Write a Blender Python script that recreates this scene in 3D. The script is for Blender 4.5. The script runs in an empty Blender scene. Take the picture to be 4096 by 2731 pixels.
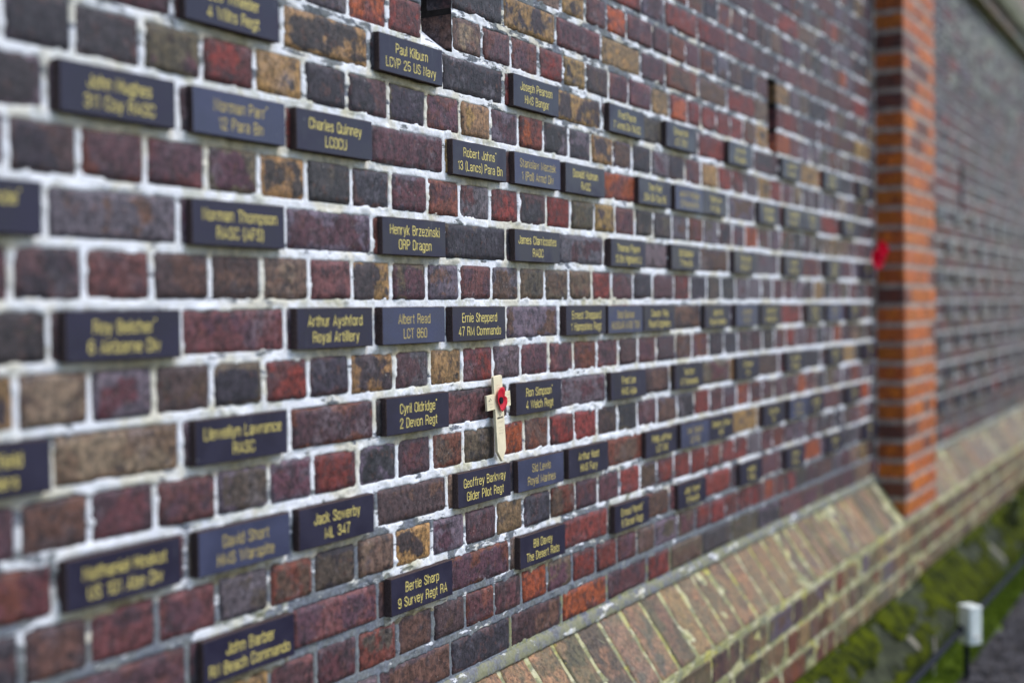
import bpy, math, random
import numpy as np
from mathutils import Matrix, Vector

S = bpy.context.scene
col = S.collection

# ------------------------------------------------------------------ camera
CAM = np.array([-1.3083, -1.2581, 0.0257])
YAW, PITCH, ROLL, FPX = -1.0596, -0.0246, -0.0136, 5200.0
PW, PH = 4096.0, 2731.0
RC = (Matrix.Rotation(YAW, 3, 'Z') @ Matrix.Rotation(math.pi/2+PITCH, 3, 'X') @ Matrix.Rotation(ROLL, 3, 'Z'))
cd = bpy.data.cameras.new('camera'); cam = bpy.data.objects.new('camera', cd); col.objects.link(cam)
M4 = RC.to_4x4(); M4.translation = Vector(CAM); cam.matrix_world = M4
cd.sensor_width = 36; cd.lens = FPX/PW*36; cd.clip_start = .02; cd.clip_end = 500
cd.dof.use_dof = True; cd.dof.focus_distance = 2.42; cd.dof.aperture_fstop = 1.5
S.camera = cam
S.render.resolution_x = 1024; S.render.resolution_y = 682

# ------------------------------------------------------------------ light
world = bpy.data.worlds.new('World'); S.world = world; world.use_nodes = True
wn = world.node_tree; bg = wn.nodes['Background']
sky = wn.nodes.new('ShaderNodeTexSky'); sky.sky_type = 'NISHITA'; sky.sun_disc = False
SUN_EL, SUN_AZ = math.radians(52), math.radians(150)     # azimuth measured clockwise from +Y
sky.sun_elevation = SUN_EL; sky.sun_rotation = SUN_AZ
sky.air_density = 1.0; sky.dust_density = 1.0; sky.ozone_density = 1.0
wn.links.new(sky.outputs[0], bg.inputs[0]); bg.inputs[1].default_value = 0.12
sl = bpy.data.lights.new('sun', 'SUN'); sl.energy = 1.45; sl.angle = math.radians(28); sl.color = (1, .97, .94)
sun = bpy.data.objects.new('sun', sl); col.objects.link(sun)
sd = Vector((math.sin(SUN_AZ)*math.cos(SUN_EL), math.cos(SUN_AZ)*math.cos(SUN_EL), math.sin(SUN_EL)))
sun.rotation_euler = sd.to_track_quat('Z', 'Y').to_euler()
S.view_settings.view_transform = 'Standard'; S.view_settings.look = 'None'
S.view_settings.exposure = 0.82; S.view_settings.gamma = 1

rnd = random.Random(7)
C = 0.0763                    # height of one course
GZ = -1.30                    # ground
PX0, PX1, PY = 3.869, 4.449, -.1145   # pier
XL, XR = -3.0, 12.0
ZB, ZT = -.655, 1.635

# ------------------------------------------------------------------ helpers
def tag(o, label=None, cat=None, group=None, kind=None):
    if label: o['label'] = label
    if cat: o['category'] = cat
    if group: o['group'] = group
    if kind: o['kind'] = kind
    return o

def empty(name, loc, label, cat, group=None):
    o = bpy.data.objects.new(name, None); col.objects.link(o); o.location = loc
    o.empty_display_size = .05
    return tag(o, label, cat, group)

def mesh_obj(name, v, f, mats, parent=None, attrs=None, smooth=False, mi=None, loc=None):
    v = np.asarray(v, dtype=np.float64)
    me = bpy.data.meshes.new(name)
    if loc is not None: v = v-np.array(loc)
    if isinstance(f, np.ndarray):
        n = len(f); k = f.shape[1]
        me.vertices.add(len(v)); me.vertices.foreach_set('co', v.ravel().astype(np.float32))
        me.loops.add(n*k); me.loops.foreach_set('vertex_index', f.ravel().astype(np.int32))
        me.polygons.add(n); me.polygons.foreach_set('loop_start', np.arange(0, n*k, k, dtype=np.int32))
        me.polygons.foreach_set('loop_total', np.full(n, k, dtype=np.int32))
        me.update(calc_edges=True)
    else:
        me.from_pydata(v.tolist(), [], f)
    for m in (mats if isinstance(mats, (list, tuple)) else [mats]): me.materials.append(m)
    if mi is not None: me.polygons.foreach_set('material_index', np.asarray(mi, dtype=np.int32))
    if smooth: me.polygons.foreach_set('use_smooth', [True]*len(me.polygons))
    if attrs:
        for k_, a in attrs.items():
            at = me.attributes.new(k_, 'FLOAT_COLOR', 'POINT')
            b = np.ones((len(v), 4), dtype=np.float32); b[:, :3] = a
            at.data.foreach_set('color', b.ravel())
    o = bpy.data.objects.new(name, me); col.objects.link(o)
    if loc is not None: o.location = loc
    if parent:
        o.parent = parent; o.matrix_parent_inverse = Matrix.Translation(-Vector(parent.location))
        o.matrix_parent_inverse = parent.matrix_basis.inverted()
    return o

def hsh(i, j, s):
    h = (i.astype(np.int64)*374761393 + j.astype(np.int64)*668265263 + s*1442695041) & 0x7fffffff
    h = (h ^ (h >> 13))*1274126177 & 0x7fffffff
    return ((h ^ (h >> 16)) & 0xffff)/65535.0

def vnoise(x, y, s=0):
    xi = np.floor(x); yi = np.floor(y); fx = x-xi; fy = y-yi
    fx = fx*fx*(3-2*fx); fy = fy*fy*(3-2*fy)
    a = hsh(xi, yi, s); b = hsh(xi+1, yi, s); c = hsh(xi, yi+1, s); d = hsh(xi+1, yi+1, s)
    return (a*(1-fx)+b*fx)*(1-fy)+(c*(1-fx)+d*fx)*fy

def fbm(x, y, s=0, o=3):
    t = 0; a = .5; n = 0
    for k in range(o):
        t = t+a*vnoise(x*2**k, y*2**k, s+k*17); n += a; a *= .5
    return t/n

# ------------------------------------------------------------------ materials
class NT:
    def __init__(s, name, rough=.8, spec=.3):
        s.m = bpy.data.materials.new(name); s.m.use_nodes = True; s.t = s.m.node_tree
        s.b = s.t.nodes['Principled BSDF']; s.b.inputs['Roughness'].default_value = rough
        s.b.inputs['Specular IOR Level'].default_value = spec
    def n(s, ty, **k):
        o = s.t.nodes.new(ty)
        for a, b in k.items(): setattr(o, a, b)
        return o
    def put(s, sock, v):
        if isinstance(v, bpy.types.NodeSocket): s.t.links.new(v, sock)
        elif isinstance(v, (tuple, list)) and len(v) == 3 and sock.type == 'RGBA': sock.default_value = (*v, 1)
        else: sock.default_value = v
    def math(s, op, a, b=0.0, c=0.0, clamp=False):
        o = s.n('ShaderNodeMath', operation=op, use_clamp=clamp)
        s.put(o.inputs[0], a); s.put(o.inputs[1], b); s.put(o.inputs[2], c); return o.outputs[0]
    def mix(s, f, a, b, mode='MIX'):
        o = s.n('ShaderNodeMix', data_type='RGBA', blend_type=mode)
        s.put(o.inputs[0], f); s.put(o.inputs[6], a); s.put(o.inputs[7], b); return o.outputs[2]
    def pos(s):
        return s.n('ShaderNodeNewGeometry').outputs['Position']
    def vmath(s, op, a, b):
        o = s.n('ShaderNodeVectorMath', operation=op); s.put(o.inputs[0], a); s.put(o.inputs[1], b); return o.outputs[0]
    def noise(s, vec, scale, detail=3, rough=.55):
        o = s.n('ShaderNodeTexNoise'); s.t.links.new(vec, o.inputs['Vector'])
        o.inputs['Scale'].default_value = scale; o.inputs['Detail'].default_value = detail
        o.inputs['Roughness'].default_value = rough; return o.outputs['Fac']
    def step(s, v, lo, hi, a=0., b=1.):
        o = s.n('ShaderNodeMapRange', clamp=True, interpolation_type='SMOOTHSTEP')
        s.put(o.inputs[0], v); s.put(o.inputs[1], lo); s.put(o.inputs[2], hi)
        s.put(o.inputs[3], a); s.put(o.inputs[4], b); return o.outputs[0]
    def attr(s, nm):
        return s.n('ShaderNodeAttribute', attribute_name=nm).outputs['Color']
    def sep(s, c):
        return s.n('ShaderNodeSeparateColor').outputs if 0 else s._sep(c)
    def _sep(s, c):
        o = s.n('ShaderNodeSeparateColor'); s.t.links.new(c, o.inputs[0]); return o.outputs
    def bump(s, h, strength, dist):
        o = s.n('ShaderNodeBump'); s.put(o.inputs['Height'], h); o.inputs['Strength'].default_value = strength
        o.inputs['Distance'].default_value = dist; s.t.links.new(o.outputs[0], s.b.inputs['Normal'])
    def col(s, c): s.put(s.b.inputs['Base Color'], c); return s.m

def brick_material(name, moss=0.0, lich=0.0, clean=1.0):
    q = NT(name, .72, .38)
    prm = q.sep(q.attr('prm')); thr, seed, edge = prm[0], prm[1], prm[2]
    off = q.n('ShaderNodeCombineXYZ'); q.put(off.inputs[0], q.math('MULTIPLY', seed, 37.)); q.put(off.inputs[1], q.math('MULTIPLY', seed, 91.))
    P0 = q.pos(); P = q.vmath('ADD', P0, off.outputs[0])
    n1 = q.noise(P, 17, 4, .6)
    k = q.math('ADD', q.math('ADD', n1, q.math('MULTIPLY', edge, .16)), q.math('MULTIPLY', thr, -1.))
    m = q.step(k, -.035, .05)
    base = q.mix(m, q.attr('colA'), q.attr('colB'))
    n2 = q.noise(P, 95, 7, .72)
    base = q.mix(1., base, q.mix(q.step(n2, .30, .70), (.34, .34, .38), (1.85, 1.72, 1.68)), 'MULTIPLY')
    soot = q.step(q.noise(P, 42, 6, .7), .52, .64)
    base = q.mix(q.math('MULTIPLY', soot, .72*clean), base, (.026, .022, .028))
    pale = q.step(q.noise(q.vmath('ADD', P, (2., 8., 5.)), 34, 6, .72), .55, .72)
    base = q.mix(q.math('MULTIPLY', pale, .30*clean), base, (.19, .165, .20))
    warm = q.step(q.noise(q.vmath('ADD', P, (5., 3., 1.)), 60, 5, .7), .56, .68)
    base = q.mix(q.math('MULTIPLY', warm, .34), base, (.23, .085, .05))
    md = q.step(q.noise(P, 7, 2, .5), .40, .62)
    bloom = q.math('MULTIPLY', q.step(q.noise(q.vmath('ADD', P, (1., 6., 2.)), 11, 5, .65), .56, .70), q.step(n2, .40, .58))
    base = q.mix(q.math('MULTIPLY', bloom, .34*clean), base, (.28, .255, .29))
    pit = q.math('MULTIPLY', md, q.step(q.noise(P, 230, 3, .6), .38, .30))
    base = q.mix(q.math('MULTIPLY', pit, .9), base, (.012, .010, .011))
    chip = q.math('MULTIPLY', q.math('SUBTRACT', 1., md), q.step(q.noise(q.vmath('ADD', P, (9., 1., 4.)), 210, 2, .5), .68, .75))
    base = q.mix(q.math('MULTIPLY', chip, .55), base, (.42, .38, .36))
    if moss or lich:
        ge = q.step(q.math('ADD', q.noise(P0, 75, 6, .8), q.math('MULTIPLY', edge, .10)), .70-lich*.06, .76-lich*.05)
        base = q.mix(q.math('MULTIPLY', ge, .8), base, (.42, .33, .05))
        gm = q.step(q.noise(q.vmath('ADD', P0, (2., 7., 3.)), 7, 6, .7), .52-moss*.1, .70-moss*.1)
        base = q.mix(q.math('MULTIPLY', gm, .40), base, (.16, .155, .08))
    mp = q.n('ShaderNodeMapping'); q.t.links.new(P, mp.inputs[0]); mp.inputs['Scale'].default_value = (1., 1., .35)
    cr_ = q.noise(mp.outputs[0], 70, 4, .6); crk = q.step(q.math('ABSOLUTE', q.math('SUBTRACT', cr_, .5)), .012, .0)
    base = q.mix(q.math('MULTIPLY', q.math('MULTIPLY', crk, q.step(n1, .48, .6)), .75), base, (.018, .014, .016))
    h0 = q.math('MULTIPLY', crk, -.6)
    h = q.math('ADD', h0, q.math('MULTIPLY', n2, 1.0)); h = q.math('ADD', h, q.math('MULTIPLY', pit, -1.2))
    h = q.math('ADD', h, q.math('MULTIPLY', q.noise(P, 30, 5, .6), 1.3))
    q.bump(h, .85, .0022)
    q.put(q.b.inputs['Roughness'], q.step(n2, .3, .8, .48, .78))
    return q.col(base)

def mortar_material(name, grey=(.175, .19, .225), white=(.87, .88, .93), cream=(.74, .70, .60)):
    q = NT(name, .9, .2)
    a = q.sep(q.attr('mt')); stain, wh, green = a[0], a[1], a[2]
    P = q.pos()
    sc = q.n('ShaderNodeMapping'); q.t.links.new(P, sc.inputs[0]); sc.inputs['Scale'].default_value = (.55, 1, 1.5)
    nb = q.noise(sc.outputs[0], 24, 5, .62)
    m = q.step(q.math('ADD', nb, wh), .97, 1.02)
    fine = q.noise(P, 160, 6, .75)
    g = q.mix(q.step(fine, .3, .7), tuple(x*.62 for x in grey), tuple(x*1.35 for x in grey))
    cm = q.step(q.noise(P, 9, 4, .6), .48, .62)
    w = q.mix(cm, white, cream)
    w = q.mix(1., w, q.mix(q.step(fine, .28, .6), (.83, .82, .80), (1.05, 1.05, 1.06)), 'MULTIPLY')
    c = q.mix(m, g, w)
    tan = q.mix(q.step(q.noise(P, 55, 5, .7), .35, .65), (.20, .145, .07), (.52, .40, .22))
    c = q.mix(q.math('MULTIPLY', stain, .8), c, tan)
    c = q.mix(q.math('MULTIPLY', green, q.step(q.noise(P, 30, 4, .7), .38, .6)), c, (.34, .33, .10))
    dirt = q.step(q.noise(q.vmath('ADD', P, (3., 2., 8.)), 75, 5, .8), .60, .70)
    c = q.mix(q.math('MULTIPLY', dirt, .38), c, (.07, .06, .045))
    q.bump(q.math('ADD', fine, q.math('MULTIPLY', m, .9)), .8, .0014)
    return q.col(c)

M_BRICK = brick_material('weathered_brick')
M_PLINTH = brick_material('lichened_brick', .7, .9, .35)
M_PIER = brick_material('orange_brick', clean=.15)
M_LICH = brick_material('old_brick', .35, .1)
M_MORT = mortar_material('lime_mortar')
M_MORT_FAR = mortar_material('grey_mortar', (.15, .155, .165), (.60, .60, .61), (.40, .38, .33))
M_MORT_PIER = mortar_material('pink_mortar', (.34, .26, .22), (.48, .40, .34), (.42, .34, .27))
M_MORT_PL = mortar_material('lichened_mortar', (.25, .25, .17), (.60, .56, .38), (.48, .43, .13))

def simple(name, c, rough=.8, spec=.3, var=.3, sc=60, bump=0., bd=.001, c2=None):
    q = NT(name, rough, spec); P = q.pos(); n = q.noise(P, sc, 5, .65)
    lo = tuple(x*(1-var) for x in c); hi = c2 or tuple(x*(1+var) for x in c)
    if bump: q.bump(n, bump, bd)
    return q.col(q.mix(q.step(n, .32, .68), lo, hi))

M_CORE = simple('shade_dark_core', (.030, .026, .025), .95, .1)  # near-black: the deep shade inside the slots is put into this colour
def slate(name, c, seed):
    q = NT(name, .42, .36); P = q.pos(); n = q.noise(P, 420, 3, .6)
    mp = q.n('ShaderNodeMapping'); q.t.links.new(P, mp.inputs[0]); mp.inputs['Scale'].default_value = (1, 1, .12); mp.inputs['Location'].default_value = (seed, 0, 0)
    st = q.step(q.noise(mp.outputs[0], 95, 3, .6), .62, .74)
    cl = q.step(q.noise(P, 16, 4, .6), .35, .7)
    base = q.mix(q.step(n, .3, .7), tuple(x*.8 for x in c), tuple(x*1.2 for x in c))
    base = q.mix(q.math('MULTIPLY', cl, .30), base, tuple(min(1, x*1.9+.004) for x in c))
    base = q.mix(q.math('MULTIPLY', st, .30), base, (.11, .11, .13))
    sp = q.step(q.noise(q.vmath('ADD', P, (4., 4., 4.)), 150, 2, .5), .76, .80)
    base = q.mix(q.math('MULTIPLY', sp, .6), base, (.30, .31, .33))
    q.put(q.b.inputs['Roughness'], q.step(cl, 0., 1., .36, .52)); q.bump(n, .3, .0004)
    return q.col(base)
M_FACE = slate('slate_face', (.019, .016, .038), 0.)
M_FACE2 = slate('slate_face_sheen', (.044, .048, .095), 3.)  # lighter copy of the slate: sky sheen of tilted plaques painted into the colour
M_EDGE = simple('slate_edge', (.075, .052, .050), .95, .2, .45, 500, .9, .001)
M_GOLD = simple('gold_paint', (.86, .70, .20), .55, .4, .25, 300)
M_GOLD2 = simple('worn_gold_paint', (.60, .46, .14), .6, .4, .3, 300)
M_WOOD = simple('pale_wood', (.88, .76, .52), .6, .3, .07, 40)
M_RED = simple('red_paper', (.62, .015, .035), .5, .3, .12, 200, .3, .0006)
M_CRIM = simple('crimson_cloth', (.88, .0, .04), .6, .3, .4, 60, .5, .002)
M_BLACK = simple('black_plastic', (.006, .008, .013), .75, .2, .2, 60)
M_INK = simple('ink', (.02, .02, .03), .7)
M_PENCIL = simple('pencil', (.42, .36, .28), .8)
M_WHITE = simple('white_plastic', (.82, .86, .80), .45, .4, .06, 30)
M_LABEL = simple('weathered_label', (.45, .38, .34), .8, .2, .2, 40)
M_CONC = simple('ledge_stone', (.022, .030, .010), .92, .2, .7, 14, .8, .006, (.060, .066, .036))
M_CONCP = simple('pale_joint', (.22, .205, .16), .92, .2, .25, 40, .5, .003)
M_MOSSY = simple('mossy_slab', (.10, .105, .05), .92, .2, .5, 12, .6, .004, (.22, .22, .15))
M_MOSS = simple('moss', (.014, .022, .004), .95, .1, .5, 16, 1., .006, (.075, .090, .001))
M_GRASS = simple('grass_green', (.06, .12, .004), .85, .2, .5, 30, 0, .001, (.20, .28, .02))
M_SOIL = simple('dark_gravel', (.022, .019, .018), .9, .25, .5, 40, 1., .01, (.085, .074, .072))
M_STONE = simple('gravel_stone', (.045, .042, .048), .75, .3, .6, 14, .3, .002, (.13, .12, .13))
M_LEAF = simple('leaf_green', (.075, .095, .03), .6, .3, .5, 25)
M_TURF = simple('lawn', (.05, .075, .02), .95, .1, .5, 3)

# ------------------------------------------------------------------ brick colours (A main, B patches, share of A)
PAL = {
 'p': ((.100, .048, .062), (.150, .060, .060), .54), 'k': ((.046, .040, .052), (.090, .050, .056), .60),
 'r': ((.215, .040, .034), (.130, .044, .046), .58), 'o': ((.340, .078, .028), (.185, .052, .040), .58),
 'y': ((.350, .225, .085), (.240, .155, .080), .52), 'b': ((.125, .072, .054), (.080, .050, .052), .52),
 'g': ((.092, .078, .060), (.055, .048, .052), .50), 'm': ((.062, .048, .050), (.330, .205, .080), .52),
 't': ((.235, .165, .112), (.165, .105, .078), .55), 'q': ((.115, .044, .052), (.080, .046, .056), .52),
 'l': ((.165, .120, .145), (.105, .074, .088), .52),
 'P': ((.52, .140, .012), (.40, .098, .02), .55), 'D': ((.20, .060, .032), (.13, .05, .04), .55),
 'S': ((.270, .160, .080), (.180, .120, .070), .54), 'T': ((.200, .125, .075), (.120, .095, .060), .52),
 'V': ((.115, .095, .078), (.235, .140, .085), .54), 'w': ((.26, .28, .22), (.12, .115, .10), .5)}
WEI = 'ppppppppkkkkkqqqqqbbbrrggmmtoll'

def outline(w, h, k1, k2, jit, rr, R):
    hw, hh = w/2, h/2; pts = []
    def c(): return rr*(R.uniform(.5, 1.3) if R.random() < .8 else R.uniform(1.5, 2.6))
    corners = [(-hw, -hh), (hw, -hh), (hw, hh), (-hw, hh)]
    for i in range(4):
        x0, y0 = corners[i]; x1, y1 = corners[(i+1) % 4]
        L = math.hypot(x1-x0, y1-y0); a = c()/L; b = 1-c()/L; kk = k1 if i % 2 == 0 else k2
        for s in range(kk+2):
            t = a+(b-a)*s/(kk+1)
            pts.append((x0+(x1-x0)*t+R.uniform(-jit, jit), y0+(y1-y0)*t+R.uniform(-jit, jit)))
    return pts

def brick_geo(cx, w, cz, h, dep, near, letter, R, frame=None, proud=None, bev=.0032):
    """a brick with worn edges; frame maps (a, b, out) to world. out>0 towards the viewer."""
    if near: o = outline(w, h, 5 if w > .13 else 3, 2, .0010, .0026, R)
    else: o = outline(w, h, 0, 0, .0012*bev/.0032, .005*bev/.0032, R)
    n = len(o); pr = R.uniform(-.0016, .0016) if proud is None else proud
    tx, tz = R.uniform(-.012, .012), R.uniform(-.02, .02)
    rings = [(0., -dep, 0.), (0., -.0042*bev/.0032, 1.), (bev, pr, .9)]
    if near: rings.append((.012, pr+.0004, .25))
    v = []; e = []
    for ins, out, ed in rings:
        for (a, b) in o:
            fa = max(0, 1-ins/(w/2)); fb = max(0, 1-ins/(h/2))
            A, B = a*fa, b*fb
            oo = out+(A*tx+B*tz if out > -.004 else 0)+(R.uniform(-.0004, .0004) if near and .5 < ed < 1 else 0)
            v.append((A, B, oo)); e.append(ed)
    v.append((0, 0, pr+.0004)); e.append(0.)
    f = []
    nr = len(rings)
    for r in range(nr-1):
        for i in range(n):
            j = (i+1) % n
            f.append((r*n+i, r*n+j, (r+1)*n+j, (r+1)*n+i))
    c = nr*n
    for i in range(n): f.append(((nr-1)*n+i, (nr-1)*n+(i+1) % n, c))
    v = np.array(v)
    if frame is None: W = np.stack([cx+v[:, 0], -v[:, 2], cz+v[:, 1]], 1)
    else: W = frame(v)
    A, B, th = PAL[letter]
    if letter in 'pkqbg':
        z_ = R.random()
        if z_ < .14: B = (.165, .055, .038)
        elif z_ < .26: B = (.125, .096, .064)
        elif z_ < .46: B = (.130, .108, .135)
        th = th+.04*(z_ < .46)
    def j3(c_):
        g = R.uniform(.84, 1.2); return tuple(min(.8, x*g*R.uniform(.93, 1.07)) for x in c_)
    kd = 1. if letter in 'PSTVw' else .84
    A, B = tuple(x*kd for x in A), tuple(x*kd for x in B)
    A, B = j3(A), j3(B); th = th+R.uniform(-.07, .09)
    N = len(v); seed = R.random()
    prm = np.zeros((N, 3)); prm[:, 0] = th; prm[:, 1] = seed; prm[:, 2] = e
    return W, f, {'colA': np.tile(A, (N, 1)), 'colB': np.tile(B, (N, 1)), 'prm': prm}

def projpx(X):
    q = (np.asarray(X)-CAM)@np.array(RC)
    z = -q[..., 2]
    return PW/2+FPX*q[..., 0]/z, PH/2-FPX*q[..., 1]/z, z

def visible_area(W):
    u, v, z = projpx(W)
    if z.min() < .05: return 0
    u0, u1, v0, v1 = max(0, u.min()), min(PW, u.max()), max(0, v.min()), min(PH, v.max())
    return max(0, u1-u0)*max(0, v1-v0)

def place_bricks(items, root, mat, maxparts=300, stuffname='bricks'):
    """items: list of (W, faces, attrs). The largest seen become parts, the rest one joined part."""
    ar = [visible_area(W) for W, f, a in items]
    order = sorted(range(len(items)), key=lambda i: -ar[i])
    keep = set(i for i in order[:maxparts] if ar[i] > 150)
    V = []; F = []; A = {'colA': [], 'colB': [], 'prm': []}; n = 0
    for i, (W, f, a) in enumerate(items):
        if i in keep:
            o = mesh_obj('brick', W, f, mat, root, a, loc=tuple(W.mean(0)))
            if len(W) < 30: continue
            k_ = (len(W)-1)//4
            o.data.polygons.foreach_set('use_smooth', [i_ >= k_ for i_ in range(len(f))])
        else:
            V.append(W); F += [tuple(x+n for x in t) for t in f]; n += len(W)
            for k in A: A[k].append(a[k])
    if V:
        o = mesh_obj(stuffname, np.concatenate(V), F, mat, root, {k: np.concatenate(x) for k, x in A.items()})
        o['kind'] = 'stuff'

def box(x0, x1, y0, y1, z0, z1):
    v = [(x0, y0, z0), (x1, y0, z0), (x1, y1, z0), (x0, y1, z0), (x0, y0, z1), (x1, y0, z1), (x1, y1, z1), (x0, y1, z1)]
    f = [(0, 3, 2, 1), (4, 5, 6, 7), (0, 1, 5, 4), (1, 2, 6, 5), (2, 3, 7, 6), (3, 0, 4, 7)]
    return v, f

def join(parts):
    V = []; F = []
    for v, f in parts:
        n = len(V); V += list(v); F += [tuple(i+n for i in t) for t in f]
    return V, F

def tube(pts, r, seg=10, caps=True):
    pts = [Vector(p) for p in pts]; V = []; F = []
    for i, p in enumerate(pts):
        d = (pts[min(i+1, len(pts)-1)]-pts[max(i-1, 0)]).normalized()
        a = d.cross(Vector((0, 0, 1))); a = a.normalized() if a.length > 1e-3 else Vector((1, 0, 0)); b = d.cross(a)
        rr = r[i] if isinstance(r, (list, tuple)) else r
        for s in range(seg):
            t = 2*math.pi*s/seg; V.append(tuple(p+a*math.cos(t)*rr+b*math.sin(t)*rr))
    for i in range(len(pts)-1):
        for s in range(seg):
            t = (s+1) % seg; F.append((i*seg+s, i*seg+t, (i+1)*seg+t, (i+1)*seg+s))
    if caps: F.append(tuple(range(seg-1, -1, -1))); F.append(tuple((len(pts)-1)*seg+s for s in range(seg)))
    return V, F

# ------------------------------------------------------------------ the courses of the main wall
# joints measured in metres along the wall (odd courses = headers)
JM = {9: [1.169, 1.284, 1.394, 1.506, 1.658, 1.767, 1.878, 1.981, 2.095],
 7: [.409, .519, .624, .727, .835, .945, 1.064, 1.174, 1.284, 1.403, 1.511, 1.648, 1.766, 1.885, 1.982, 2.103],
 5: [-.268, -.163, -.046, .065, .177, .292, .403, .518, .637, .751, .862, .973, 1.079, 1.196, 1.306, 1.42, 1.529, 1.644, 1.756, 1.869, 1.984, 2.112],
 3: [-.266, -.156, -.044, .071, .182, .293, .41, .522, .636, .744, .858, .971, 1.089, 1.201, 1.318, 1.428, 1.542, 1.65, 1.773, 1.882, 1.992, 2.108, 2.224],
 1: [-.263, -.153, -.037, .074, .185, .297, .408, .519, .629, .741, .857, .968, 1.078, 1.188, 1.302, 1.407, 1.528, 1.644, 1.783, 1.895, 2.015, 2.129, 2.244],
 -1: [-.261, -.148, -.037, .075, .184, .291, .398, .525, .637, .747, .859, .97, 1.092, 1.205, 1.324, 1.44, 1.55, 1.663, 1.789, 1.902, 2.025],
 -3: [-.261, -.151, -.038, .078, .192, .298, .416, .529, .638, .746, .864, .98, 1.089, 1.204, 1.322, 1.431, 1.545, 1.665, 1.798, 1.915, 2.027, 2.133],
 -5: [-.262, -.158, -.041, .076, .188, .294, .407, .518, .635, .747, .864, .973, 1.088, 1.206, 1.319, 1.438, 1.555, 1.66],
 -7: [.296, .406, .523, .633, .743, .852, .96, 1.072, 1.189, 1.306, 1.419, 1.533, 1.642, 1.792, 1.917]}
CM = {9: (1.169, 'mpopqgpqbr'), 7: (.409, 'or-tpprmbppyorrry'), 5: (-.268, 'kkprmkkkpypokkmbkpkpyry'),
 3: (-.266, 'kpppmgkqqqrkrgmpggbqgkqk'), 1: (-.263, 'kpbbtpmpbpbgbbrpkprkggqg'), -1: (-.261, 'tqbkrkmpmrlppppbpqbpkrgr'),
 -3: (-.261, 'bqpgprkqbgobrrbkqbkrq'), -5: (-.262, 'bppgbgtmpqykbqqrbrq'), -7: (.296, 'qgbbqqoprrpbgqr')}
CS = {8: {.81: 'k', 1.02: 'm', 1.24: 'p', 1.47: 'y', 1.64: 'q', 1.81: 'b', 2.04: 'b', 2.26: 'r'},
 6: {-.1: 'q', .35: 'm', .8: 'k', 1.25: 'm', 1.66: 'g', 2.07: 'r'},
 4: {-.32: 'k', .57: 'p', 1.48: 'o', 2.4: 'l'},
 2: {-.1: 'b', .35: 'p', .8: 'k', 1.25: 'p', 1.66: 'l', 2.07: 'b'},
 0: {-.32: 'g', .12: 'p', 1.01: 'b', 1.85: 'b'},
 -2: {-.1: 't', .35: 'p', .8: 'q', 1.25: 'q', 1.66: 'b', 2.07: 'q'},
 -4: {-.32: 'q', .57: 'b', 1.47: 'b'},
 -6: {-.1: 'p', .35: 'p', .8: 'p', 1.25: 'r', 1.66: 'b', 2.07: 'r'},
 -8: {.57: 'b', .8: 'k', 1.02: 'b', 1.25: 'o', 1.48: 'q', 1.66: 'r', 1.85: 'b', 2.07: 'g', 2.3: 'g'},
 10: {1.5: 'r', 1.7: 'p', 1.9: 'r', 2.1: 'r'}}
SLOTS = [(.625, .727), (2.547, 2.633)]
FSLOTS = [(5.655, 5.745)]
SLOT_ROWS = (7, 8, 9)

def course_joints(r, x0, x1, slots, R):
    if r % 2:
        if r in JM and x0 < 0: J = list(JM[r])
        else:
            J = [-.04+.1125*k+R.uniform(-.005, .005) for k in range(16)]+[1.79+.1125*k+R.uniform(-.005, .005) for k in range(3)]
            if x0 > 0: J = [x0+.05]
        st = .1125
    else:
        J = [.015+.225*k for k in range(8)]+[1.74+.225*k for k in range(3)]
        J = [a+R.uniform(-.004, .004) for a in J]
        if x0 > 0: J = [x0+(.15 if r % 4 else .04)]
        st = .225
    while J[0] > x0+st: J.insert(0, J[0]-st+R.uniform(-.003, .003))
    while J[-1] < x1-st: J.append(J[-1]+st+R.uniform(-.006, .006))
    J = [j for j in J if x0+.045 < j < x1-.045]
    if r in SLOT_ROWS:
        for a, b in slots:
            J = [j for j in J if not (a-.045 < j < b+.045)]+[a, b]
    return [x0]+sorted(J)+[x1]

def letter_for(r, xa, xb, R):
    m = (xa+xb)/2
    if r in CM and xb < 2.4:
        J = JM[r]; i = int(np.searchsorted(J, m))-1; s = CM[r][1]
        if 0 <= i < len(s) and s[i] != '-' and m > J[0]: return s[i]
    if r in CS:
        for k, l in CS[r].items():
            if abs(k-m) < .06: return l
    return R.choice(WEI)

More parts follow.
